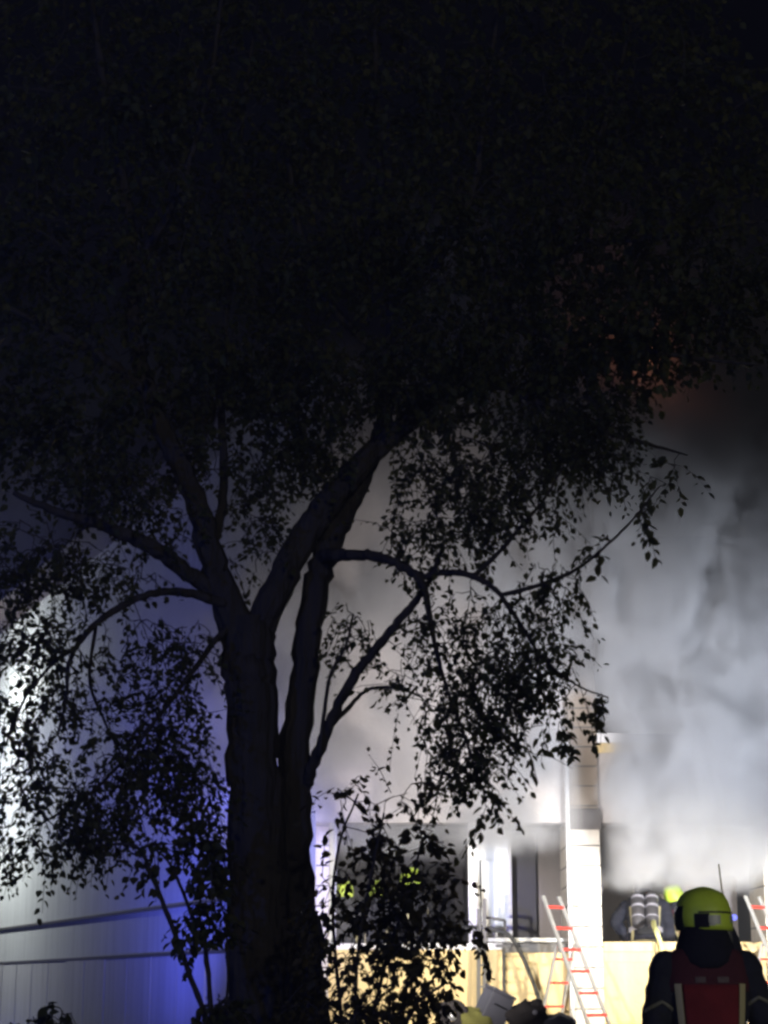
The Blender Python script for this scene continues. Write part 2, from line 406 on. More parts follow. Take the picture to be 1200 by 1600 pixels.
# ================================================================== HOSES, POLE
def smooth_pts(pts, n=10):
    pts = [Vector(p) for p in pts]; out = []
    q = [pts[0] * 2 - pts[1]] + pts + [pts[-1] * 2 - pts[-2]]
    for i in range(1, len(q) - 2):
        for k in range(n):
            t = k / n; a, b, c, d = q[i - 1], q[i], q[i + 1], q[i + 2]
            out.append(0.5 * ((2 * b) + (c - a) * t + (2 * a - 5 * b + 4 * c - d) * t * t + (3 * b - a - 3 * c + d) * t ** 3))
    out.append(pts[-1]); return out
hp = [P(640, 1462, 25.5), P(690, 1452, 25.2), P(735, 1449, 24.95), P(772, 1452, 24.9), P(797, 1463, 24.85), P(815, 1492, 24.8), P(833, 1535, 24.75), P(846, 1575, 24.7), P(858, 1630, 24.6)]
hp.append(Vector((hp[-1].x + 0.15, 24.4, 0.04))); hp.append(Vector((hp[-1].x + 0.9, 23.8, 0.035)))
o = MB().tube(smooth_pts(hp), 0.027, 10).build('fire_hose', 'hose', smooth=True)
tag(o, 'black fire hose arching over the loggia parapet down to the ground', 'hose')
yp = [P(1021, 1440, 25.6), P(1022, 1447, 25.2), P(1026, 1457, 24.93), P(1032, 1474, 24.9), P(1034, 1486, 24.9), P(1030, 1500, 24.9), P(1027, 1520, 24.89), P(1026, 1560, 24.88)]
yp.append(Vector((yp[-1].x - 0.05, 24.85, 0.3))); yp.append(Vector((yp[-1].x + 0.1, 24.6, 0.05)))
o = MB().tube(smooth_pts(yp), 0.033, 10).build('fire_hose', 'hosey', smooth=True)
tag(o, 'pale yellow hose hanging over the cream parapet', 'hose')
yp = [P(1024, 1462, 25.1), P(1023.5, 1470, 24.9), P(1024, 1500, 24.92), P(1022, 1560, 24.92)]
yp.append(Vector((yp[-1].x, 24.9, 0.05)))
o = MB().tube(smooth_pts(yp), 0.008, 6).build('rope', 'hose', smooth=True)
tag(o, 'thin dark rope hanging beside the pale yellow hose', 'rope')
# dark pole leaning on the dark coping strip
pr = empty('prop_pole', P(787, 1640, 24.85)); pr.location.z = 0; OFF[pr.name] = pr.location.copy()
MB().tube([(pr.location.x, 24.75, 0), P(787, 1478, 24.93)], 0.022, 8).build('shaft', 'darkgrey', pr, smooth=True)
q = P(787, 1478, 24.93); MB().bar(q + Vector((-.1, 0, 0)), q + Vector((.1, 0, 0)), 0.05, 0.04).build('cross_head', 'darkgrey', pr, bevel=0.004)
tag(pr, 'dark prop pole standing against the loggia coping', 'pole')
# grey roof ladder top hooked over the coping in front of the white door
gl = empty('hook_ladder', (P(752, 1480, 24.9).x, 24.9, 0)); 
for (pa, pb) in (((746, 1640), (748.5, 1420)), ((756, 1640), (757, 1404))):
    a = P(*pa, 24.86); b = P(*pb, 24.90); a.z = 0; MB().bar(a, b, 0.05, 0.03, (0, 1, 0)).build('rail', 'darkgrey', gl, bevel=0.004)
for i in range(8):
    z = 0.25 + i * 0.27
    MB().bar((P(747, 1500, 24.87).x, 24.87, z), (P(756.5, 1500, 24.87).x, 24.87, z), 0.03, 0.03).build('rung', 'darkgrey', gl)
tag(gl, 'narrow grey ladder standing up past the parapet before the white door', 'ladder')
a, b = P(757, 1433, 25.12), P(789, 1438, 25.12)
hr = empty('hand_rail', (a.x, 25.12, ZP - 0.02))
MB().tube([a, b], 0.02, 8).build('bar', 'darkgrey', hr, smooth=True)
MB().tube([(b.x, 25.12, ZP - 0.02), b], 0.018, 8).build('upright', 'darkgrey', hr, smooth=True)
MB().tube([(a.x, 25.12, ZP - 0.02), a], 0.018, 8).build('upright', 'darkgrey', hr, smooth=True)
tag(hr, 'short pale hand rail on the coping before the white door', 'rail')

# ================================================================== EQUIPMENT TABLE
TY = 20.0
tx0, tx1 = P(660, 1600, TY).x, P(905, 1600, TY).x
tb = empty('equipment_table', ((tx0 + tx1) / 2, TY, 0)); tz = 0.86
MB().box(tx0, tx1, TY - 0.4, TY + 0.4, tz - 0.04, tz).build('table_top', 'greybox', tb, bevel=0.008)
for sx in (tx0 + 0.06, tx1 - 0.06):
    for sy in (-0.34, 0.34):
        MB().tube([(sx, TY + sy, 0), (sx, TY + sy, tz - 0.04)], 0.018, 8).build('leg', 'alu', tb)
tag(tb, 'folding table carrying fire service equipment below the loggia', 'table')
# grey case tilted
c = P(772, 1572, TY); cs = empty('grey_case', (c.x, TY, tz))
xf = Matrix.Translation(c) @ Matrix.Rotation(R(26), 4, 'Y') @ Matrix.Rotation(R(20), 4, 'Z')
MB().box(-0.135, 0.135, -0.13, 0.13, -0.235, 0.14).build('case_body', 'greybox', cs, xf=xf, bevel=0.015)
MB().box(-0.14, 0.14, -0.135, 0.135, 0.141, 0.175).build('lid', 'greybox', cs, xf=xf, bevel=0.012)
MB().tube([(-0.06, -0.135, 0.02), (-0.06, -0.16, 0.02), (0.06, -0.16, 0.02), (0.06, -0.135, 0.02)], 0.008, 8).build('handle', 'black', cs, xf=xf)
tag(cs, 'grey plastic case tipped on its edge among the bags', 'case')
def lumpy(c, r, seed, amp=0.18, nu=28, nv=18, rot=None):
    rr = random.Random(seed); ph = [(rr.uniform(1, 4), rr.uniform(1, 4), rr.uniform(0, 6), rr.uniform(0, 6)) for _ in range(7)]
    mb = MB(); mb.ell(c, r, nu, nv, rot); c = Vector(c)
    for v in mb.v:
        d = v - c; u = d.normalized(); a = math.atan2(u.y, u.x); e = u.z
        k = sum(math.sin(p * a * 1.0 + f) * math.sin(q * 2 * e + g) for p, q, f, g in [(round(p), q, f, g) for p, q, f, g in ph]) / 7
        v += d * amp * 2 * k
        v.z = max(v.z, c.z - r[2] * 0.75)
    return mb
def rest(px, py, ry):  # centre so that its top shows at the pixel while it rests on the table
    p = P(px, py, TY); return p
p = P(744, 1600, TY); ob = lumpy((p.x, TY - 0.05, tz + 0.10), (0.21, 0.17, 0.14), 3, rot=Matrix.Rotation(R(24), 3, 'Y')).build('olive_bag', 'olive', smooth=True)
tag(ob, 'olive yellow canvas bag slumped beside the grey case', 'bag')
# roll of dark hose
hr_ = empty('hose_roll', (P(706, 1590, TY).x, TY - 0.12, tz))
cx = hr_.location.x
for k, rr in enumerate((0.15, 0.112, 0.074)):
    pts = [(cx + rr * math.cos(a), TY - 0.12 + 0.012 * math.sin(3 * a), tz + 0.178 + rr * math.sin(a)) for a in np.linspace(0, 2 * math.pi, 33)]
    MB().tube(pts, 0.024, 8).build('coil', 'bag', hr_, smooth=True)
MB().tube([(cx, TY - 0.16, tz + 0.178), (cx, TY - 0.08, tz + 0.178)], 0.05, 14).build('coupling', 'alu', hr_, smooth=True)
tag(hr_, 'roll of dark hose standing on edge beside the olive bag', 'hose roll')
p = P(822, 1590, TY); kb = empty('kit_bag', (p.x, TY, tz))
lumpy((p.x, TY, tz + 0.15), (0.23, 0.19, 0.17), 11, 0.22).build('bag_body', 'bag', kb, smooth=True)
lumpy((P(838, 1570, TY).x, TY - 0.05, tz + 0.29), (0.075, 0.07, 0.06), 5, 0.2).build('bag_flap', 'bag', kb, smooth=True)
q = P(836, 1582, TY - 0.24); MB().ell(q, (0.028, 0.015, 0.026)).build('reflector', 'stripw', kb, smooth=True)
tag(kb, 'dark kit bag with a white reflector at the ladder foot', 'bag')
p = P(872, 1600, TY); o = lumpy((p.x, TY + 0.05, tz + 0.09), (0.20, 0.17, 0.11), 23, 0.2).build('folded_tarpaulin', 'greybox', smooth=True)
tag(o, 'crumpled grey tarpaulin beside the dark kit bag', 'tarpaulin')

bs = empty('beacon_stand', (-1.62, 22.5, 0))
MB().tube([(-1.62, 22.5, 0.5), (-1.62, 22.5, 2.9)], 0.022, 8).build('mast', 'alu', bs, smooth=True)
for k in range(3):
    a = 2 * math.pi * k / 3 + .3
    MB().tube([(-1.62, 22.5, 0.75), (-1.62 + .5 * math.cos(a), 22.5 + .5 * math.sin(a), 0.0)], 0.014, 8).build('leg', 'alu', bs, smooth=True)
MB().tube([(-1.62, 22.5, 2.9), (-1.62, 22.5, 2.93), (-1.62, 22.5, 3.0), (-1.62, 22.5, 3.03)], [.07, .075, .065, .03], 16).build('beacon_dome', 'blueled', bs, smooth=True)
tag(bs, 'flashing blue beacon on a thin tripod mast beside the house corner', 'beacon')

# ================================================================== FIREFIGHTERS
def torso_ring(z, n=40, off=0.0, a0=0, a1=2 * math.pi, closed=True):
    T = [(0.74, .205, .150), (0.80, .212, .152), (0.95, .202, .142), (1.08, .202, .140), (1.22, .216, .142), (1.33, .226, .140), (1.42, .222, .130), (1.48, .208, .116), (1.53, .160, .100), (1.57, .104, .088), (1.62, .078, .078)]
    for (z0, A0, B0), (z1, A1, B1) in zip(T, T[1:]):
        if z <= z1 or z1 == T[-1][0]:
            k = min(max((z - z0) / (z1 - z0), 0), 1); k = k * k * (3 - 2 * k) if False else k
            A, B = A0 + (A1 - A0) * k, B0 + (B1 - B0) * k; break
    pts = []
    for j in range(n + (0 if closed else 1)):
        t = a0 + (a1 - a0) * j / n
        cs, sn = math.cos(t), math.sin(t)
        e = 0.82
        x = (A + off) * math.copysign(abs(cs) ** e, cs); y = (B + off) * math.copysign(abs(sn) ** e, sn)
        pts.append(Vector((x, y, z)))
    return pts
def patch(zs, a0, a1, off, n=16, th=0.02):
    """piece of clothing lying on the jacket between two angles (-90 deg is the wearer's back)"""
    mb = MB(); outer = [torso_ring(z, n, off, a0, a1, False) for z in zs]; inner = [torso_ring(z, n, off - th, a0, a1, False) for z in zs]
    rings = [o_ + i_[::-1] for o_, i_ in zip(outer, inner)]
    return mb.rings(rings)
def arm_chain(mb, sh, el, wr, r=(.088, .074, .060)):
    sh, el, wr = map(Vector, (sh, el, wr))
    pts = [sh, sh.lerp(el, .5), el, el.lerp(wr, .5), wr]
    rr = [r[0], (r[0] + r[1]) / 2 + .004, r[1], (r[1] + r[2]) / 2 + .003, r[2]]
    P2 = smooth_pts(pts, 5); R2 = list(np.interp(np.linspace(0, 4, len(P2)), range(5), rr))
    # cloth folds
    R2 = [q * (1 + 0.075 * math.sin(i * 1.9)) for i, q in enumerate(R2)]
    mb.tube(P2, R2, 14); mb.ell(sh, (r[0],) * 3, 12, 8)
def hand(mb, wr, d, up, curl=0.8):
    wr, d, up = Vector(wr), Vector(d).normalized(), Vector(up).normalized()
    up = (up - d * up.dot(d)).normalized(); sd = d.cross(up)
    mb.tube([wr - d * .03, wr + d * .03, wr + d * .075, wr + d * .095], [.040, .043, .044, .036], 10)
    for i, (o_, L) in enumerate(((-.031, .062), (-.010, .076), (.011, .072), (.031, .056))):
        p0 = wr + d * .085 + sd * o_; p1 = p0 + d * L * .5 - up * L * .25 * curl; p2 = p1 + d * L * .15 - up * L * .55 * curl; p3 = p2 - d * L * .25 * curl - up * L * .3 * curl
        mb.tube([p0 - d * .02, p0, p1, p2, p3], [.012, .0125, .012, .011, .009], 8)
    p0 = wr + d * .03 + sd * .038; p1 = p0 + d * .03 + sd * .025 - up * .02; p2 = p1 + d * .03 - up * .025
    mb.tube([wr + d * .01, p0, p1, p2], [.018, .016, .014, .011], 8)

def remesh(o, vox, it=4):
    md = o.modifiers.new('r', 'REMESH'); md.mode = 'VOXEL'; md.voxel_size = vox; md.use_smooth_shade = True
    ms = o.modifiers.new('s', 'SMOOTH'); ms.iterations = it; ms.factor = 0.5
    dg = bpy.context.evaluated_depsgraph_get()
    me = bpy.data.meshes.new_from_object(o.evaluated_get(dg))
    o.modifiers.clear(); old = o.data; mm = old.materials[0]; o.data = me
    me.materials.clear(); me.materials.append(mm)
    me.polygons.foreach_set('use_smooth', [True] * len(me.polygons))

def make_firefighter(loc, yaw, label, lean=0.0, head_yaw=0.0, L=None, Rr=None, scale=1.0, vox=0.011, detail=True, tank=False, side=0.0, red=True, helm_mat='helmet'):
    root = empty('firefighter', (0, 0, 0)); OFF[root.name] = Vector()
    tag(root, label, 'person', None)
    hipz = 0.86
    bend = Matrix.Translation((0, 0, hipz)) @ Matrix.Rotation(side, 4, 'Y') @ Matrix.Rotation(-lean, 4, 'X') @ Matrix.Translation((0, 0, -hipz))
    body = MB()
    mb = MB(); mb.rings([torso_ring(z) for z in (0.74, .80, .88, .95, 1.02, 1.08, 1.15, 1.22, 1.28, 1.33, 1.38, 1.42, 1.45, 1.48, 1.505, 1.53, 1.55, 1.57, 1.60, 1.62)])
    # cloth folds on the jacket
    for v in mb.v:
        if v.z < 1.4:
            a = math.atan2(v.y, v.x); k = 0.006 * math.sin(7 * a + 9 * v.z) + 0.006 * math.sin(26 * v.z + 3 * a) + 0.004 * math.sin(47 * v.z - 5 * a)
            v.x *= 1 + k * 3; v.y *= 1 + k * 3
    mb.ell((0, 0.01, 1.665), (.078, .098, .115), 18, 12)                 # head
    mb.tube([(0, 0, 1.5), (0, 0.005, 1.62)], [.075, .07], 14)             # neck
    mb.ell((0, 0.105, 1.655), (.014, .022, .026), 8, 6)                   # nose
    mb.ell((0, 0.085, 1.585), (.035, .03, .022), 10, 6)                   # chin
    L = L or ((-.225, 0, 1.40), (-.285, -.02, 1.10), (-.275, .12, .86))
    Rr = Rr or ((.225, 0, 1.40), (.285, -.02, 1.10), (.275, .12, .86))
    for (sh, el, wr), s in ((L, -1), (Rr, 1)):
        arm_chain(mb, sh, el, wr)
        d = Vector(wr) - Vector(el); hand(mb, Vector(wr) + d.normalized() * .02, d, (0.2 * s, 1, .3), .7)
    for v in mb.v: v.xyz = bend @ v
    body.add(mb.v, mb.f)
    for s in (-1, 1):
        body.tube([(s * .10, 0, .90), (s * .105, .015, .70), (s * .11, .025, .48), (s * .115, .0, .28), (s * .118, -.01, .12)], [.118, .112, .094, .090, .088], 16)
        body.ell((s * .118, .055, .055), (.052, .14, .06), 16, 10); body.tube([(s * .118, -.01, .02), (s * .118, -.01, .2)], [.062, .066], 14)
    bo = body.build('body', 'navy', root, smooth=True); remesh(bo, vox, 3)
    # helmet
    hy = Matrix.Translation((0, 0.005, 1.68)) @ Matrix.Rotation(head_yaw, 4, 'Z')
    hx = bend @ hy
    sh = MB()
    rings = []
    for i, (zz, rx, ry, yo) in enumerate([(-.055, .126, .150, -.012), (-.03, .133, .158, -.006), (.02, .135, .160, 0), (.06, .131, .155, 0), (.10, .122, .144, 0), (.135, .105, .124, 0), (.160, .078, .092, 0), (.174, .044, .052, 0), (.178, .004, .005, 0)]):
        rings.append([Vector((rx * math.cos(a), yo + ry * math.sin(a), zz + (0.028 * max(0, math.sin(a)) if zz < 0 else 0))) for a in np.linspace(0, 2 * math.pi, 33)[:-1]])
    sh.rings(rings); helm = sh.build('helmet', helm_mat, root, smooth=True, xf=hx)
    rd = MB(); pts = [(0, 0.150 * math.sin(a), 0.03 + 0.143 * math.cos(a)) for a in np.linspace(R(-70), R(75), 18)]
    rd.tube(pts, 0.012, 6); rd.build('ridge', helm_mat, helm, smooth=True, xf=hx)
    if detail:
        def hpatch(a0, a1, z0, z1, off):
            o_, i_ = [], []
            rr = []
            for zz in np.linspace(z0, z1, 5):
                f = lambda k: np.interp(zz, [-.055, -.03, .02, .06, .10, .14], k)
                rx, ry = f([.126, .133, .135, .131, .118, .096]), f([.150, .158, .160, .155, .140, .113])
                A = np.linspace(a0, a1, 13)
                out = [Vector(((rx + off) * math.cos(a), (ry + off) * math.sin(a), zz)) for a in A]
                inn = [Vector(((rx + off - .02) * math.cos(a), (ry + off - .02) * math.sin(a), zz)) for a in A[::-1]]
                rr.append(out + inn)
            return MB().rings(rr)
        hpatch(R(25), R(155), -.055, .075, .006).build('visor', 'visor', helm, smooth=False, xf=hx)
        hpatch(R(-178), R(-148), -.045, .03, .004).build('side_cover', 'hood', helm, xf=hx)
        hpatch(R(-32), R(-2), -.045, .03, .004).build('side_cover', 'hood', helm, xf=hx)
        hpatch(R(-95), R(-60), -.035, .02, .004).build('reflector', 'patch', helm, xf=hx)
        hpatch(R(-150), R(-125), -.035, .02, .004).build('reflector', 'patch', helm, xf=hx)
        hpatch(R(-170), R(-10), .032, .042, .003).build('trim_line', 'black', helm, xf=hx)
        # neck flap
        fl = MB(); rr = []
        for zz, k in ((1.655, .120), (1.62, .128), (1.58, .140), (1.55, .152), (1.51, .160), (1.475, .160)):
            lowk = max(0, (1.60 - zz) / .125)
            out = [Vector((k * 1.02 * math.cos(a), k * math.sin(a), zz - .055 * lowk * max(0, -math.sin(a)) ** 3 + .006 * lowk * math.sin(11 * a))) for a in np.linspace(R(-205), R(25), 49)]
            rr.append(out + [Vector((p.x * .86, p.y * .86, p.z)) for p in out[::-1]])
        fl.rings(rr); fl.build('neck_flap', 'hood', helm, smooth=True, xf=bend)
    # jacket pieces
    zs = list(np.linspace(1.30, 1.525, 10))
    patch(zs, R(-172), R(-8), .010, 24).build('yoke', 'yoke' if red else 'navy', bo, smooth=True, xf=bend)
    zs = list(np.linspace(.78, 1.335, 14))
    patch(zs, R(-126), R(-54), .013, 14).build('back_panel', 'red' if red else 'navy', bo, smooth=True, xf=bend)
    for a in (-133, -47):
        patch(list(np.linspace(.78, 1.34, 14)), R(a - 6), R(a + 6), .015, 3).build('reflective_strip', 'strip', bo, xf=bend)
    patch(list(np.linspace(.80, .85, 3)), R(-180), R(180), .014, 40).build('hem_strip', 'strip', bo, xf=bend)
    if detail:
        for a0, a1 in ((-106, -94), (-84, -70)):    # faded lettering strip, unreadable
            patch([1.345, 1.36, 1.375], R(a0), R(a1), .013, 4).build('worn_print', 'strip2', bo, xf=bend)
    for (shp, el, wr), s in ((L, -1), (Rr, 1)):
        shp, el, wr = map(Vector, (shp, el, wr)); d = (el - shp).normalized()
        k = shp.lerp(el, .62); 
        if detail:
            for q_ in (-1, 1):
                bx_ = d.orthogonal().normalized()
                A = []
                for i in range(9):
                    ang = R(-150 + 120 * i / 8)
                    zz = abs(i - 4) / 4 * 0.05 * 1.0
                    out = Vector((math.cos(ang), math.sin(ang), 0)) * 0.089
                    A.append(k + out - d * (zz - .02) * q_)
                MB().tube(A, 0.010, 6).build('sleeve_chevron', 'chev', bo, xf=bend)
                break
            w0 = el.lerp(wr, .8); dd = (wr - el).normalized()
            MB().tube([w0 - dd * .02, w0 + dd * .02], .068, 16).build('cuff_strip', 'strip', bo, xf=bend)
    if tank:
        for s in (-1, 1):
            MB().tube([(s * .085, -.21, .98), (s * .085, -.22, 1.02), (s * .085, -.225, 1.36), (s * .085, -.22, 1.43), (s * .085, -.21, 1.47)], [.045, .08, .08, .07, .03], 18).build('air_cylinder', 'cyl', bo, smooth=True, xf=bend)
            for z in (1.10, 1.24, 1.36):
                MB().tube([(s * .085, -.2235, z), (s * .085, -.2235, z + .018 + .012 * (z > 1.2))], .0825, 18).build('cylinder_band', 'stripw', bo, xf=bend)
            patch(list(np.linspace(1.0, 1.06, 3)), R(-90 + s * 42 - 24), R(-90 + s * 42 + 24), .018, 10).build('reflective_strip', 'stripw', bo, xf=bend)
        MB().box(-.10, .10, -.18, -.13, .92, 1.44).build('back_plate', 'black', bo, xf=bend, bevel=.01)
    root.location = loc; root.rotation_euler = (0, 0, yaw); root.scale = (scale,) * 3
    return root

# foreground firefighter, radio at the right ear
fx, fy = P(1103, 1500, 10.5).x, 10.5
make_firefighter((fx, fy, 0), R(0), 'firefighter in dark red-backed jacket and yellow helmet holding a radio to the ear', lean=R(2), head_yaw=R(58),
    L=((-.215, 0, 1.435), (-.295, -.015, 1.10), (-.26, .13, .88)),
    Rr=((.215, 0, 1.435), (.305, .03, 1.14), (.195, .10, 1.50)), vox=0.009, scale=1.01)
rl = Vector((fx + .14, fy + .085, 1.60))
rad = empty('handheld_radio', rl)
MB().box(rl.x - .026, rl.x + .026, rl.y - .018, rl.y + .018, 1.54, 1.70).build('radio_body', 'black', rad, bevel=.006)
MB().tube([(rl.x - .008, rl.y, 1.70), (rl.x - .011, rl.y, 1.79), (rl.x - .018, rl.y, 1.845)], [.010, .008, .006], 8).build('antenna', 'black', rad, smooth=True)
MB().tube([(rl.x - .018, rl.y, 1.845), (rl.x - .032, rl.y, 2.01)], [.005, .004], 8).build('antenna_tip', 'strip', rad, smooth=True)
MB().box(rl.x - .020, rl.x + .006, rl.y - .021, rl.y - .0185, 1.60, 1.685).build('speaker_plate', 'patch', rad)
MB().ell((rl.x + .040, rl.y - .012, 1.715), (.017, .012, .017)).build('signal_lamp', 'blueled', rad, smooth=True)
tag(rad, 'black handheld radio with long antenna held beside the yellow helmet', 'radio')

LZ = ZF
make_firefighter((P(1007, 1400, 25.75).x, 25.75, LZ), R(-8), 'firefighter with twin air cylinders and silver bands behind the cream parapet', lean=R(30), tank=True, red=False, helm_mat='cyl', detail=False, scale=1.12, vox=.013,
    L=((-.225, 0, 1.40), (-.36, -.06, 1.16), (-.22, .10, 1.0)))
make_firefighter((P(1074, 1400, 26.3).x, 26.3, LZ), R(20), 'firefighter in lime helmet leaning aside deep in the right loggia', detail=False, vox=.013, side=R(-15), scale=0.99)
for (px, py, s, yw, lab) in ((537, 1384, 1.0, 15, 'firefighter in lime helmet in the charred loggia beside the corner pillar'),
                            (592, 1384, 1.0, -20, 'firefighter standing midway in the charred loggia among shrub leaves'),
                            (643, 1352, 1.09, 40, 'tallest firefighter in the charred loggia, nearest the white post')):
    make_firefighter((P(px, py, 26.1).x, 26.1, LZ), R(yw), lab, detail=False, vox=.014, scale=s, red=False)

# ================================================================== TREES AND SHRUBS
def leaf_geo(base, ax, nm, ln, wd):
    """six-vertex folded leaves, vectorised"""
    sd = np.cross(ax, nm); sd /= np.linalg.norm(sd, axis=1)[:, None] + 1e-9
    nm = np.cross(sd, ax)
    L = ln[:, None]; W = wd[:, None]
    v = np.stack([base, base + ax * L * .30 + sd * W * .46 + nm * W * .12, base + ax * L * .68 + sd * W * .36 + nm * W * .10,
                  base + ax * L - nm * L * .08, base + ax * L * .68 - sd * W * .36 + nm * W * .10, base + ax * L * .30 - sd * W * .46 + nm * W * .12], 1)
    return v
def leaves_mesh(name, v, m, parent):
    n = len(v); me = bpy.data.meshes.new(name)
    off = OFF.get(parent.name, Vector()) if parent else Vector()
    co = (v.reshape(-1, 3) - np.array(off)).astype(np.float32)
    me.vertices.add(n * 6); me.vertices.foreach_set('co', co.ravel())
    idx = (np.arange(n)[:, None] * 6 + np.array([0, 1, 2, 3, 0, 3, 4, 5])[None]).ravel().astype(np.int32)
    me.loops.add(n * 8); me.loops.foreach_set('vertex_index', idx)
    me.polygons.add(n * 2); me.polygons.foreach_set('loop_start', np.arange(n * 2, dtype=np.int32) * 4)
    me.update(calc_edges=True); me.validate()
    me.materials.append(M[m]); o = bpy.data.objects.new(name, me); COL.objects.link(o)
    if parent: o.parent = parent
    OFF[o.name] = off
    return o
def unit(a): return a / (np.linalg.norm(a, axis=-1, keepdims=True) + 1e-9)

class Plant:
    def __init__(s, root, bark='bark'):
        s.root = root; s.nodes = []; s.bark = bark; s.twigs = MB(); s.lb = []; s.la = []; s.ln = []; s.ll = []; s.lw = []; s.solo = []
    def limb(s, pts, name='limb', n=10, gnarl=0.006, keep=True):
        """pts: (px, py, depth, radius)"""
        w = [P(a, b, d) for a, b, d, r in pts]; rr = [p[3] for p in pts]
        q = smooth_pts(w, 6); r2 = np.interp(np.linspace(0, len(w) - 1, len(q)), range(len(w)), rr)
        q = [p + Vector(rng.normal(0, 1, 3)) * min(gnarl, r * .12) for p, r in zip(q, r2)]
        r2 = [r * (1 + (0.012 if r > .045 else 0.05) * rng.normal()) for r in r2]
        thick = max(rr) > .045
        if thick: n = 40
        mb = MB().tube(q, r2, n)
        if thick:   # furrowed bark
            ph = rng.uniform(0, 6.28, 6)
            for i in range(len(q)):
                ph += rng.normal(0, .16, 6)
                for jj in range(n):
                    a = 2 * math.pi * jj / n
                    k = .030 * math.sin(5 * a + ph[0]) + .030 * math.sin(9 * a + ph[1]) + .035 * abs(math.sin(7 * a + ph[2])) + .02 * math.sin(13 * a + ph[3]) + rng.normal(0, .012)
                    v = mb.v[i * n + jj]; mb.v[i * n + jj] = q[i] + (v - q[i]) * (1 + k)
        o = mb.build(name, s.bark, s.root, smooth=True)
        s.nodes += [np.array(p) for p in q]
        return o
    def cluster(s, px, py, dep, rx, ry, rz, count, leaves=(8, 14), size=.040, solo=False, droop=.35):
        c = np.array(P(px, py, dep)); k = dep / 2990.0
        d = unit(rng.normal(size=(count, 3))) * (rng.random((count, 1)) ** 0.45)
        pts = c + d * np.array([rx * k, rz, ry * k])
        nodes = np.array(s.nodes)
        dist = np.min(np.linalg.norm(pts[:, None, :] - nodes[None, ::6], axis=2), axis=1)
        for i in np.argsort(dist):
            p = pts[i]
            j = int(np.argmin(np.sum((nodes - p) ** 2, axis=1))); a = nodes[j]
            L = np.linalg.norm(p - a)
            nseg = max(2, int(L / .12)); prev = a
            line = [a]; sag = L * rng.uniform(.03, .15)
            for q in range(1, nseg + 1):
                t = q / nseg; line.append(a + (p - a) * t + np.array([0, 0, sag * math.sin(math.pi * t)]) + rng.normal(0, .012, 3))
            r0 = min(.012, .003 + .006 * L)
            s.twigs.tube([Vector(x) for x in line], list(np.linspace(r0, .0025, len(line))), 4, False)
            nodes = np.vstack([nodes, np.array(line[1:])])
            # sprig with leaves
            dr = unit((p - a) + rng.normal(0, .35, 3) * max(L, .15) + np.array([0, 0, -droop * .3]))
            SL = rng.uniform(.12, .28); end = p + dr * SL + np.array([0, 0, -droop * SL * .5])
            s.twigs.tube([Vector(p), Vector((p + end) / 2 + np.array([0, 0, .02])), Vector(end)], [.0028, .0022, .0015], 3, False)
            n = rng.integers(*leaves)
            t = np.linspace(.05, 1, n)[:, None]
            b = p + (end - p) * t + rng.normal(0, .012, (n, 3))
            sgn = np.where(np.arange(n) % 2 == 0, 1, -1)[:, None]
            lat = np.cross(dr, np.array([0, 0, 1.0])); lat = lat / (np.linalg.norm(lat) + 1e-6)
            ax = unit(dr * .7 + lat * sgn * rng.uniform(.4, 1.1, (n, 1)) + rng.normal(0, .35, (n, 3)) + np.array([0, 0, -droop]))
            nm = unit(np.array([0, 0, .8]) + rng.normal(0, .6, (n, 3)))
            ln = size * rng.uniform(.6, 1.25, n); wd = ln * rng.uniform(.6, .9, n)
            if solo: s.solo.append((b, ax, nm, ln, wd))
            else:
                s.lb.append(b); s.la.append(ax); s.ln.append(nm); s.ll.append(ln); s.lw.append(wd)
        s.nodes = list(nodes)
    def finish(s, leafm):
        s.twigs.build('twigs', s.bark, s.root)['kind'] = 'stuff'
        v = leaf_geo(*map(np.concatenate, (s.lb, s.la, s.ln, s.ll, s.lw)))
        cr = leaves_mesh('crown', v, leafm, s.root); cr['kind'] = 'stuff'
        if s.solo:
            one = leaf_geo(np.zeros((1, 3)), np.array([[0, 1.0, 0]]), np.array([[0, 0, 1.0]]), np.array([1.0]), np.array([.62]))
            lo = leaves_mesh('leaf', one, leafm, None); me = lo.data; bpy.data.objects.remove(lo)
            off = OFF[s.root.name]; cnt = 0
            for b, ax, nm, ln, wd in s.solo:
                for i in range(len(b)):
                    if cnt >= 290: break
                    y = Vector(ax[i]).normalized(); x = y.cross(Vector(nm[i])).normalized(); z = x.cross(y)
                    mtx = Matrix((x, y, z)).transposed().to_4x4(); 
                    o = bpy.data.objects.new('leaf', me); COL.objects.link(o); o.parent = cr
                    o.matrix_local = Matrix.Translation(Vector(b[i]) - off) @ mtx @ Matrix.Diagonal((ln[i], ln[i], ln[i], 1)); cnt += 1
        print(s.root.name, 'leaves', len(v))
        return cr

D = 10.5
base = P(410, 1925, D); T = empty('deciduous_tree', (base.x, D, 0))
tag(T, 'large dark broadleaf tree with forked twin trunk before the burning house', 'tree')
pl = Plant(T)
pl.limb([(425, 1945, D, 0.3060), (420, 1860, D, 0.2430), (414, 1720, D, 0.2115), (412, 1580, D, 0.1935), (404, 1400, D, 0.1665), (399, 1250, D, 0.1485), (394, 1120, D, 0.1413), (390, 1030, D, 0.1485), (388, 965, D, 0.1080)], 'trunk', 20, .012)
pl.limb([(396, 1050, D, 0.1118), (372, 985, D, 0.1075), (350, 930, D-.05, 0.0860), (330, 865, D-.1, 0.0731), (302, 775, D-.15, 0.0619), (266, 695, D-.2, 0.0568), (230, 612, D-.2, 0.0516), (213, 520, D-.2, 0.0430), (208, 420, D-.1, 0.0361), (196, 300, D, 0.0292), (170, 180, D, 0.0224), (150, 50, D, 0.0172), (130, -120, D, 0.0103)])
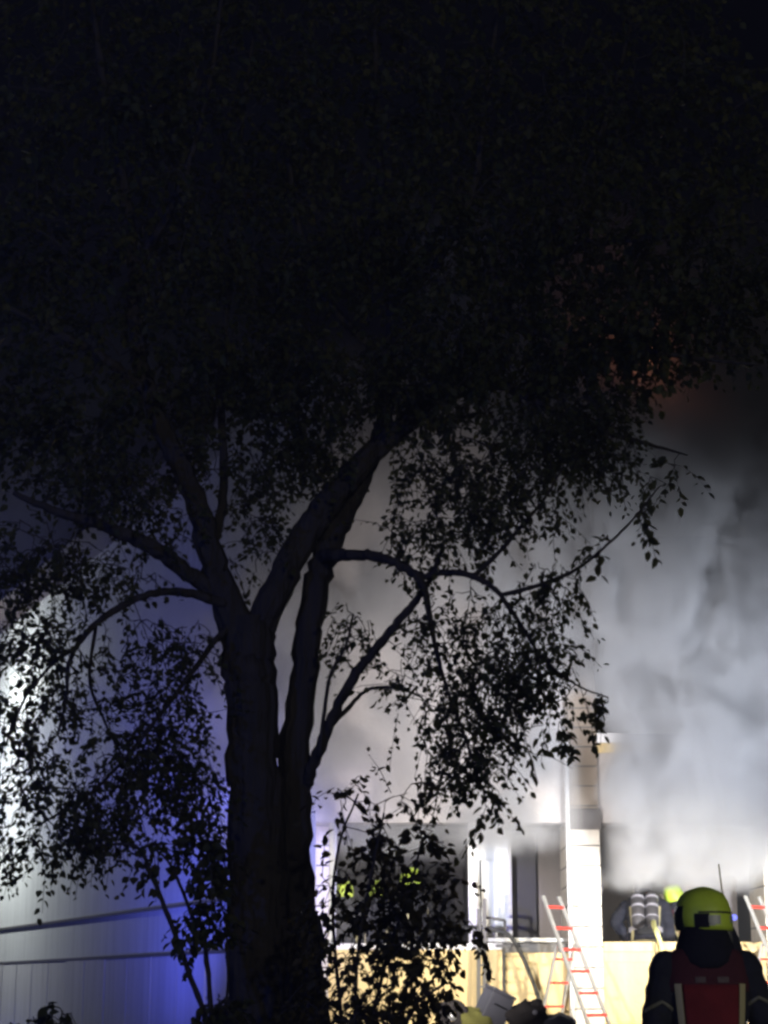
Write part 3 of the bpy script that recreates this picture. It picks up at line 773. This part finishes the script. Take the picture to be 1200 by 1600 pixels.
pl.limb([(384, 1050, D, 0.0840), (405, 985, D, 0.0875), (432, 920, D, 0.0805), (465, 855, D+.1, 0.0805), (505, 798, D+.1, 0.0784), (548, 742, D+.1, 0.0700), (602, 690, D+.15, 0.0616), (655, 642, D+.2, 0.0546), (715, 575, D+.3, 0.0476), (770, 500, D+.3, 0.0385), (835, 410, D+.2, 0.0315), (900, 300, D, 0.0238), (950, 180, D, 0.0168), (985, 40, D, 0.0098)])
pl.limb([(470, 1950, D+.25, 0.1760), (476, 1700, D+.25, 0.1360), (474, 1500, D+.25, 0.1200), (458, 1350, D+.2, 0.1040), (460, 1200, D+.2, 0.0920), (476, 1060, D+.2, 0.0760), (487, 960, D+.2, 0.0760), (503, 885, D+.2, 0.0720), (530, 815, D+.25, 0.0680), (565, 745, D+.3, 0.0600), (592, 680, D+.3, 0.0480), (608, 600, D+.3, 0.0400), (612, 480, D+.3, 0.0336), (600, 330, D+.2, 0.0272), (590, 170, D+.2, 0.0200), (585, 0, D, 0.0112)], 'trunk', 16, .01)
pl.limb([(345, 935, D-.05, .05), (300, 900, D-.15, .045), (250, 862, D-.3, .042), (205, 838, D-.4, .038), (150, 818, D-.5, .03), (90, 800, D-.6, .022), (20, 770, D-.7, .014)])
pl.limb([(352, 945, D-.1, .03), (300, 928, D-.2, .026), (250, 925, D-.3, .022), (200, 942, D-.4, .02), (150, 975, D-.5, .018), (120, 1010, D-.55, .015), (106, 1045, D-.6, .013), (104, 1085, D-.6, .010), (90, 1150, D-.6, .007)], n=8)
pl.limb([(120, 1010, D-.55, .012), (80, 1040, D-.6, .010), (40, 1090, D-.7, .008), (10, 1160, D-.8, .006)], n=6)
pl.limb([(150, 975, D-.5, .012), (140, 1060, D-.4, .010), (160, 1120, D-.3, .009), (185, 1170, D-.2, .007), (215, 1215, D-.1, .006)], n=6)
pl.limb([(385, 960, D, .022), (345, 990, D-.12, .02), (300, 1050, D-.3, .016), (255, 1110, D-.4, .013), (200, 1180, D-.5, .011), (140, 1240, D-.6, .009), (60, 1290, D-.7, .006)], n=6)
pl.limb([(470, 1270, D+.2, .03), (476, 1235, D+.16, .036), (492, 1190, D+.05, .033), (520, 1120, D-.05, .031), (552, 1060, D-.1, .029), (590, 1010, D-.15, .026), (622, 972, D-.2, .024), (650, 938, D-.25, .021), (672, 905, D-.3, .018), (690, 860, D-.3, .012)], n=8)
pl.limb([(512, 1140, D-.05, .016), (545, 1105, D, .014), (575, 1078, D, .012), (620, 1075, D, .009), (660, 1090, D, .006)], n=6)
pl.limb([(500, 1180, D-.05, .014), (508, 1100, D-.05, .012), (518, 1050, D-.05, .010), (540, 1010, D-.05, .008), (552, 960, D, .006)], n=6)
pl.limb([(500, 872, D+.2, .045), (512, 867, D+.06, .04), (540, 866, D-.1, .034), (580, 868, D-.2, .03), (615, 878, D-.3, .028), (642, 893, D-.35, .026), (662, 915, D-.4, .024), (670, 955, D-.45, .018), (680, 1010, D-.5, .014), (700, 1080, D-.55, .010), (730, 1160, D-.6, .007), (760, 1250, D-.6, .004)], n=8)
pl.limb([(650, 905, D-.35, .02), (680, 896, D-.4, .02), (720, 896, D-.5, .018), (755, 908, D-.55, .016), (782, 930, D-.6, .014), (810, 970, D-.6, .012), (850, 1030, D-.6, .009), (900, 1070, D-.6, .006), (950, 1090, D-.6, .004)], n=8)
pl.limb([(740, 900, D-.5, .015), (775, 868, D-.5, .013), (815, 822, D-.45, .011), (850, 780, D-.4, .008), (880, 730, D-.4, .006)], n=6)
pl.limb([(782, 930, D-.6, .013), (840, 915, D-.6, .011), (900, 890, D-.5, .010), (950, 850, D-.5, .008), (990, 810, D-.5, .007), (1030, 760, D-.5, .005)], n=6)
pl.limb([(700, 590, D+.3, .04), (780, 600, D+.1, .034), (860, 640, D-.1, .026), (930, 670, D-.2, .02), (1000, 690, D-.3, .013), (1075, 712, D-.3, .005)], n=8)
pl.limb([(770, 500, D+.3, .04), (850, 520, D, .032), (920, 530, D-.2, .026), (1000, 545, D-.4, .02), (1090, 560, D-.5, .012), (1190, 570, D-.6, .006)], n=8)
pl.limb([(835, 410, D+.2, .035), (930, 380, D-.1, .028), (1030, 370, D-.4, .02), (1150, 350, D-.6, .012), (1260, 340, D-.8, .006)], n=8)
pl.limb([(330, 865, D-.1, .03), (345, 800, D, .028), (350, 720, D+.1, .025), (345, 600, D+.2, .022), (355, 480, D+.3, .02), (370, 330, D+.3, .016), (380, 180, D+.2, .012), (400, 20, D, .008)], n=8)
pl.limb([(230, 612, D-.2, .036), (160, 560, D-.4, .03), (90, 520, D-.5, .024), (10, 480, D-.7, .016), (-80, 430, D-.9, .01)], n=8)
pl.limb([(208, 420, D-.1, .03), (260, 340, D-.3, .026), (300, 240, D-.4, .02), (330, 120, D-.4, .014), (350, -40, D-.4, .008)], n=8)
pl.limb([(612, 480, D+.3, .034), (690, 400, D+.1, .028), (740, 290, D, .022), (760, 150, D-.1, .016), (780, 0, D-.1, .010)], n=8)
pl.limb([(602, 560, D+.3, .03), (520, 480, D+.2, .026), (470, 370, D+.1, .022), (450, 230, D, .016), (450, 60, D, .010)], n=8)
# crown foliage: airy low fringes first
C = pl.cluster
for a in [  # px, py, depth, rx, ry, rz, sprigs
    (745, 985, D-.5, 120, 70, .35, 75), (840, 1040, D-.6, 75, 75, .3, 75), (700, 1090, D-.5, 75, 75, .3, 45), (760, 1110, D-.6, 80, 70, .3, 60),
    (740, 1190, D-.6, 60, 50, .25, 32), (690, 1190, D-.5, 50, 60, .2, 16), (625, 1060, D-.1, 40, 60, .2, 12), (540, 985, D, 45, 50, .2, 16),
    (650, 830, D-.2, 70, 55, .4, 40), (740, 790, D-.3, 95, 70, .4, 75), (830, 770, D-.4, 70, 60, .35, 45), (700, 720, D, 110, 60, .5, 80),
    (850, 680, D-.1, 110, 60, .5, 120), (930, 640, D-.2, 90, 50, .4, 80), (860, 910, D-.55, 60, 40, .25, 30), (930, 700, D-.2, 80, 40, .3, 40),
    (60, 990, D-.6, 100, 60, .4, 58), (30, 1110, D-.7, 80, 70, .4, 36), (130, 1070, D-.5, 70, 70, .3, 34), (70, 1220, D-.7, 100, 60, .4, 52),
    (160, 1250, D-.5, 90, 45, .3, 52), (40, 1310, D-.7, 70, 30, .3, 22), (140, 1300, D-.5, 80, 25, .3, 28), (-60, 1150, D-.7, 90, 140, .4, 50),
    (230, 1010, D-.4, 90, 55, .3, 34), (260, 1120, D-.3, 70, 80, .3, 70), (290, 1220, D-.2, 55, 70, .3, 65), (300, 1010, D-.2, 40, 50, .2, 22), (210, 1180, D-.4, 70, 50, .3, 45),
    (130, 890, D-.4, 130, 50, .4, 55), (40, 870, D-.6, 110, 60, .5, 70), (250, 800, D-.3, 80, 60, .4, 28), (150, 760, D-.4, 130, 60, .5, 75),
    (390, 830, D, 50, 80, .3, 26), (420, 740, D+.1, 70, 70, .4, 55), (500, 690, D+.1, 80, 60, .4, 65), (590, 600, D+.1, 100, 70, .5, 110), (300, 700, D, 70, 60, .4, 40)]:
    C(*a)
# main crown, dense and dark
for a in [
    (80, 640, D-.5, 170, 110, .8, 190), (300, 580, D, 130, 110, .8, 150), (440, 580, D, 120, 110, .8, 190), (700, 560, D, 150, 110, .8, 260), (880, 540, D-.2, 150, 80, .6, 210), (1040, 500, D-.4, 140, 80, .6, 190),
    (80, 420, D-.5, 180, 130, .9, 180), (280, 390, D-.1, 140, 130, .9, 150), (460, 400, D, 140, 130, .9, 200), (650, 390, D, 150, 130, .9, 230), (830, 380, D-.1, 150, 130, .9, 230), (1020, 360, D-.4, 160, 120, .8, 210), (1180, 430, D-.6, 120, 120, .6, 120),
    (80, 200, D-.3, 180, 140, .9, 150), (290, 190, D-.2, 150, 140, .9, 170), (480, 190, D, 150, 140, .9, 190), (680, 190, D, 160, 140, .9, 200), (870, 190, D, 150, 140, .9, 190), (1050, 180, D-.3, 150, 140, .8, 150), (1190, 220, D-.5, 100, 120, .6, 60),
    (120, -20, D, 200, 130, .9, 120), (360, -30, D, 180, 130, .9, 140), (600, -30, D, 180, 130, .9, 140), (840, -20, D, 180, 130, .9, 130), (1040, 10, D, 130, 120, .7, 70)]:
    C(*a[:6], int(a[6] * .72), leaves=(9, 15), size=.054)
# single leaves picked out against the smoke
for a in [(1040, 735, D-.4, 45, 35, .12, 7), (1000, 800, D-.5, 25, 28, .1, 4), (935, 865, D-.5, 28, 25, .1, 4), (925, 1090, D-.6, 40, 18, .1, 4), (765, 1262, D-.6, 18, 30, .08, 4), (870, 1125, D-.6, 40, 25, .1, 4), (830, 1170, D-.6, 25, 18, .08, 3)]:
    C(*a, solo=True, size=.06)
pl.finish('leaf')

# shrub in front of the loggia, right of the trunk
D2 = 9.4
b = P(560, 1976, D2); S = empty('shrub', (b.x, D2, 0)); tag(S, 'tall leafy shrub at the right foot of the tree trunk', 'shrub')
sh = Plant(S)
for k, (x0, pts) in enumerate([(548, [(545, 1700), (530, 1560), (520, 1420), (530, 1320), (560, 1240)]), (560, [(570, 1700), (585, 1580), (610, 1480), (640, 1390), (660, 1310)]),
                              (555, [(560, 1720), (555, 1600), (560, 1480), (580, 1370), (600, 1270)]), (565, [(590, 1740), (620, 1640), (650, 1570), (690, 1540)]), (545, [(520, 1740), (490, 1640), (480, 1520), (490, 1400)])]):
    dd = D2 + rng.uniform(-.25, .25)
    sh.limb([(x0, 1976, D2, .016)] + [(x, y, dd, .013 - .002 * i) for i, (x, y) in enumerate(pts)], 'stem', 6, .003)
for a in [(640, 1560, D2, 70, 45, .3, 95), (560, 1560, D2, 80, 60, .3, 110), (660, 1500, D2, 45, 30, .2, 24), (590, 1480, D2, 70, 40, .3, 70), (620, 1430, D2, 80, 28, .3, 80), (690, 1440, D2, 40, 18, .2, 22),
          (580, 1390, D2, 80, 45, .3, 85), (660, 1370, D2, 50, 45, .25, 62), (600, 1310, D2, 75, 40, .3, 60), (660, 1300, D2, 40, 22, .2, 16), (560, 1250, D2, 50, 40, .25, 30), (640, 1240, D2, 55, 30, .2, 22), (500, 1450, D2, 35, 90, .2, 45), (490, 1570, D2, 40, 60, .2, 45),
          (600, 1680, D2, 110, 70, .35, 120), (520, 1720, D2, 90, 70, .35, 80)]:
    sh.cluster(*a[:6], max(4, int(a[6] * .32)), size=.048)
sh.cluster(685, 1495, D2, 22, 20, .1, 5, solo=True, size=.055); sh.cluster(672, 1560, D2, 22, 14, .1, 4, solo=True, size=.055); sh.cluster(735, 1450, D2, 25, 12, .1, 4, solo=True, size=.055)
sh.finish('leaf2')

# sapling left of the trunk
D3 = 9.8
b = P(335, 1952, D3); S = empty('sapling', (b.x, D3, 0)); tag(S, 'thin leaning sapling with bare stems left of the trunk', 'sapling')
sp = Plant(S)
sp.limb([(345, 1952, D3, .022), (338, 1700, D3, .018), (322, 1595, D3, .016), (295, 1520, D3, .014), (268, 1445, D3, .013), (240, 1375, D3, .012), (215, 1325, D3, .010), (170, 1320, D3, .007), (110, 1328, D3, .004)], 'stem', 7, .003)
sp.limb([(345, 1952, D3, .02), (335, 1700, D3, .016), (328, 1560, D3, .014), (318, 1460, D3, .012), (300, 1430, D3, .011), (280, 1380, D3, .009), (262, 1345, D3, .007), (235, 1322, D3, .005)], 'stem', 7, .003)
sp.limb([(322, 1500, D3, .008), (312, 1430, D3, .006), (318, 1380, D3, .005), (330, 1330, D3, .003)], 'stem', 6, .002)
sp.limb([(345, 1800, D3, .012), (352, 1600, D3, .009), (356, 1520, D3, .007), (352, 1440, D3, .005), (340, 1400, D3, .003)], 'stem', 6, .002)
for a in [(320, 1430, D3, 35, 18, .15, 12), (335, 1345, D3, 35, 14, .15, 12), (330, 1300, D3, 40, 40, .2, 22), (325, 1408, D3, 24, 8, .1, 7), (345, 1600, D3, 40, 40, .2, 50), (350, 1575, D3, 35, 20, .15, 22), (250, 1320, D3, 50, 12, .15, 10)]:
    sp.cluster(*a, size=.055)
sp.finish('leaf')
# low bush at the left edge
D4 = 9.0
b = P(70, 1990, D4); S = empty('low_bush', (b.x, D4, 0)); tag(S, 'low dark bush top before the pale side wall', 'bush')
lb = Plant(S)
for x, y in ((30, 1600), (60, 1580), (95, 1590), (120, 1620)):
    lb.limb([(70, 1990, D4, .014), ((70 + x) / 2, 1800, D4, .011), (x, y + 60, D4, .008), (x, y, D4, .004)], 'stem', 6, .003)
for a in [(60, 1610, D4, 60, 28, .25, 40), (90, 1590, D4, 30, 14, .15, 10), (60, 1690, D4, 110, 60, .35, 90)]:
    lb.cluster(*a, size=.055)
lb.finish('leaf')

# ================================================================== SMOKE
def smoke():
    me = MB().box(-7.5, 9.0, 22.4, 28.5, 2.45, 15.0)
    m = bpy.data.materials.new('smoke'); m.use_nodes = True; n = m.node_tree.nodes; l = m.node_tree.links
    n.remove(n['Principled BSDF'])
    pv = n.new('ShaderNodeVolumePrincipled'); pv.inputs['Color'].default_value = (0.86, 0.86, 0.87, 1); pv.inputs['Anisotropy'].default_value = 0.1
    l.new(pv.outputs[0], n['Material Output'].inputs['Volume'])
    tc = n.new('ShaderNodeTexCoord')
    sx = n.new('ShaderNodeSeparateXYZ'); l.new(tc.outputs['Object'], sx.inputs[0])
    def rngn(src, a, b, c=0.0, d=1.0):
        r = n.new('ShaderNodeMapRange'); r.interpolation_type = 'SMOOTHSTEP'
        r.inputs[1].default_value = a; r.inputs[2].default_value = b; r.inputs[3].default_value = c; r.inputs[4].default_value = d
        l.new(src, r.inputs[0]); return r.outputs[0]
    def mth(op, a, b):
        k = n.new('ShaderNodeMath'); k.operation = op
        for i, q in enumerate((a, b)):
            if isinstance(q, (int, float)): k.inputs[i].default_value = q
            else: l.new(q, k.inputs[i])
        return k.outputs[0]
    mp = n.new('ShaderNodeMapping'); mp.inputs['Scale'].default_value = (1, 1, .78); mp.inputs['Rotation'].default_value = (0, R(12), 0)
    l.new(tc.outputs['Object'], mp.inputs[0])
    t = n.new('ShaderNodeTexNoise'); t.inputs['Scale'].default_value = 1.15; t.inputs['Detail'].default_value = 5; t.inputs['Roughness'].default_value = .56; t.inputs['Distortion'].default_value = .25
    l.new(mp.outputs[0], t.inputs['Vector'])
    t2 = n.new('ShaderNodeTexNoise'); t2.inputs['Scale'].default_value = .33; t2.inputs['Detail'].default_value = 1.5
    l.new(mp.outputs[0], t2.inputs['Vector'])
    X_, Y_, Z_ = sx.outputs[0], sx.outputs[1], sx.outputs[2]
    nz = mth('MULTIPLY', rngn(t.outputs['Fac'], .44, .63), rngn(t2.outputs['Fac'], .36, .58, .15, 1.0))
    zz = mth('ADD', Z_, mth('MULTIPLY', t.outputs['Fac'], 0.9))
    up = mth('MAXIMUM', mth('SUBTRACT', Z_, 4.4), 0.0)
    # right plume, pouring out under the lintel, rising and spreading over the pillar
    xr = mth('ADD', mth('ADD', X_, mth('MULTIPLY', up, 0.40)), mth('MULTIPLY', t.outputs['Fac'], 0.5))
    right = mth('MULTIPLY', rngn(xr, 3.0, 3.8), rngn(zz, 3.0, 3.7))
    right = mth('MULTIPLY', mth('MULTIPLY', right, rngn(Y_, 22.9, 24.3)), rngn(zz, 13.0, 8.6))
    left = mth('MULTIPLY', mth('MULTIPLY', rngn(X_, 2.6, 2.2), rngn(X_, -3.2, -.4, .07, 1.0)), rngn(zz, 3.5, 4.1))
    left = mth('MULTIPLY', mth('MULTIPLY', left, rngn(Y_, 23.2, 24.8)), rngn(zz, 11.0, 6.5))
    nr = mth('ADD', mth('MULTIPLY', nz, 16.0), rngn(Z_, 6.0, 4.4, .22, 1.6))
    nl = mth('ADD', mth('MULTIPLY', nz, 6.5), .16)
    dens = mth('ADD', mth('MULTIPLY', right, nr), mth('MULTIPLY', left, nl))
    l.new(dens, pv.inputs['Density'])
    o = me.build('smoke', m); tag(o, 'grey white smoke billowing from the loggias up the facade', 'smoke', kind='stuff')
    try: m.cycles.volume_step_rate = 0.42
    except Exception: pass
    try: m.cycles.volume_sampling = 'MULTIPLE_IMPORTANCE'
    except Exception: pass
smoke()

def haze():
    m = bpy.data.materials.new('haze'); m.use_nodes = True; n = m.node_tree.nodes; n.remove(n['Principled BSDF'])
    pv = n.new('ShaderNodeVolumePrincipled'); pv.inputs['Color'].default_value = (0.9, 0.9, 0.92, 1); pv.inputs['Density'].default_value = 0.0030
    m.node_tree.links.new(pv.outputs[0], n['Material Output'].inputs['Volume'])
    o = MB().box(-26, 26, -14, 62, -1.0, 17.0).build('haze', m); tag(o, 'thin smoky night air around the house and tree', 'haze', kind='stuff')
haze()
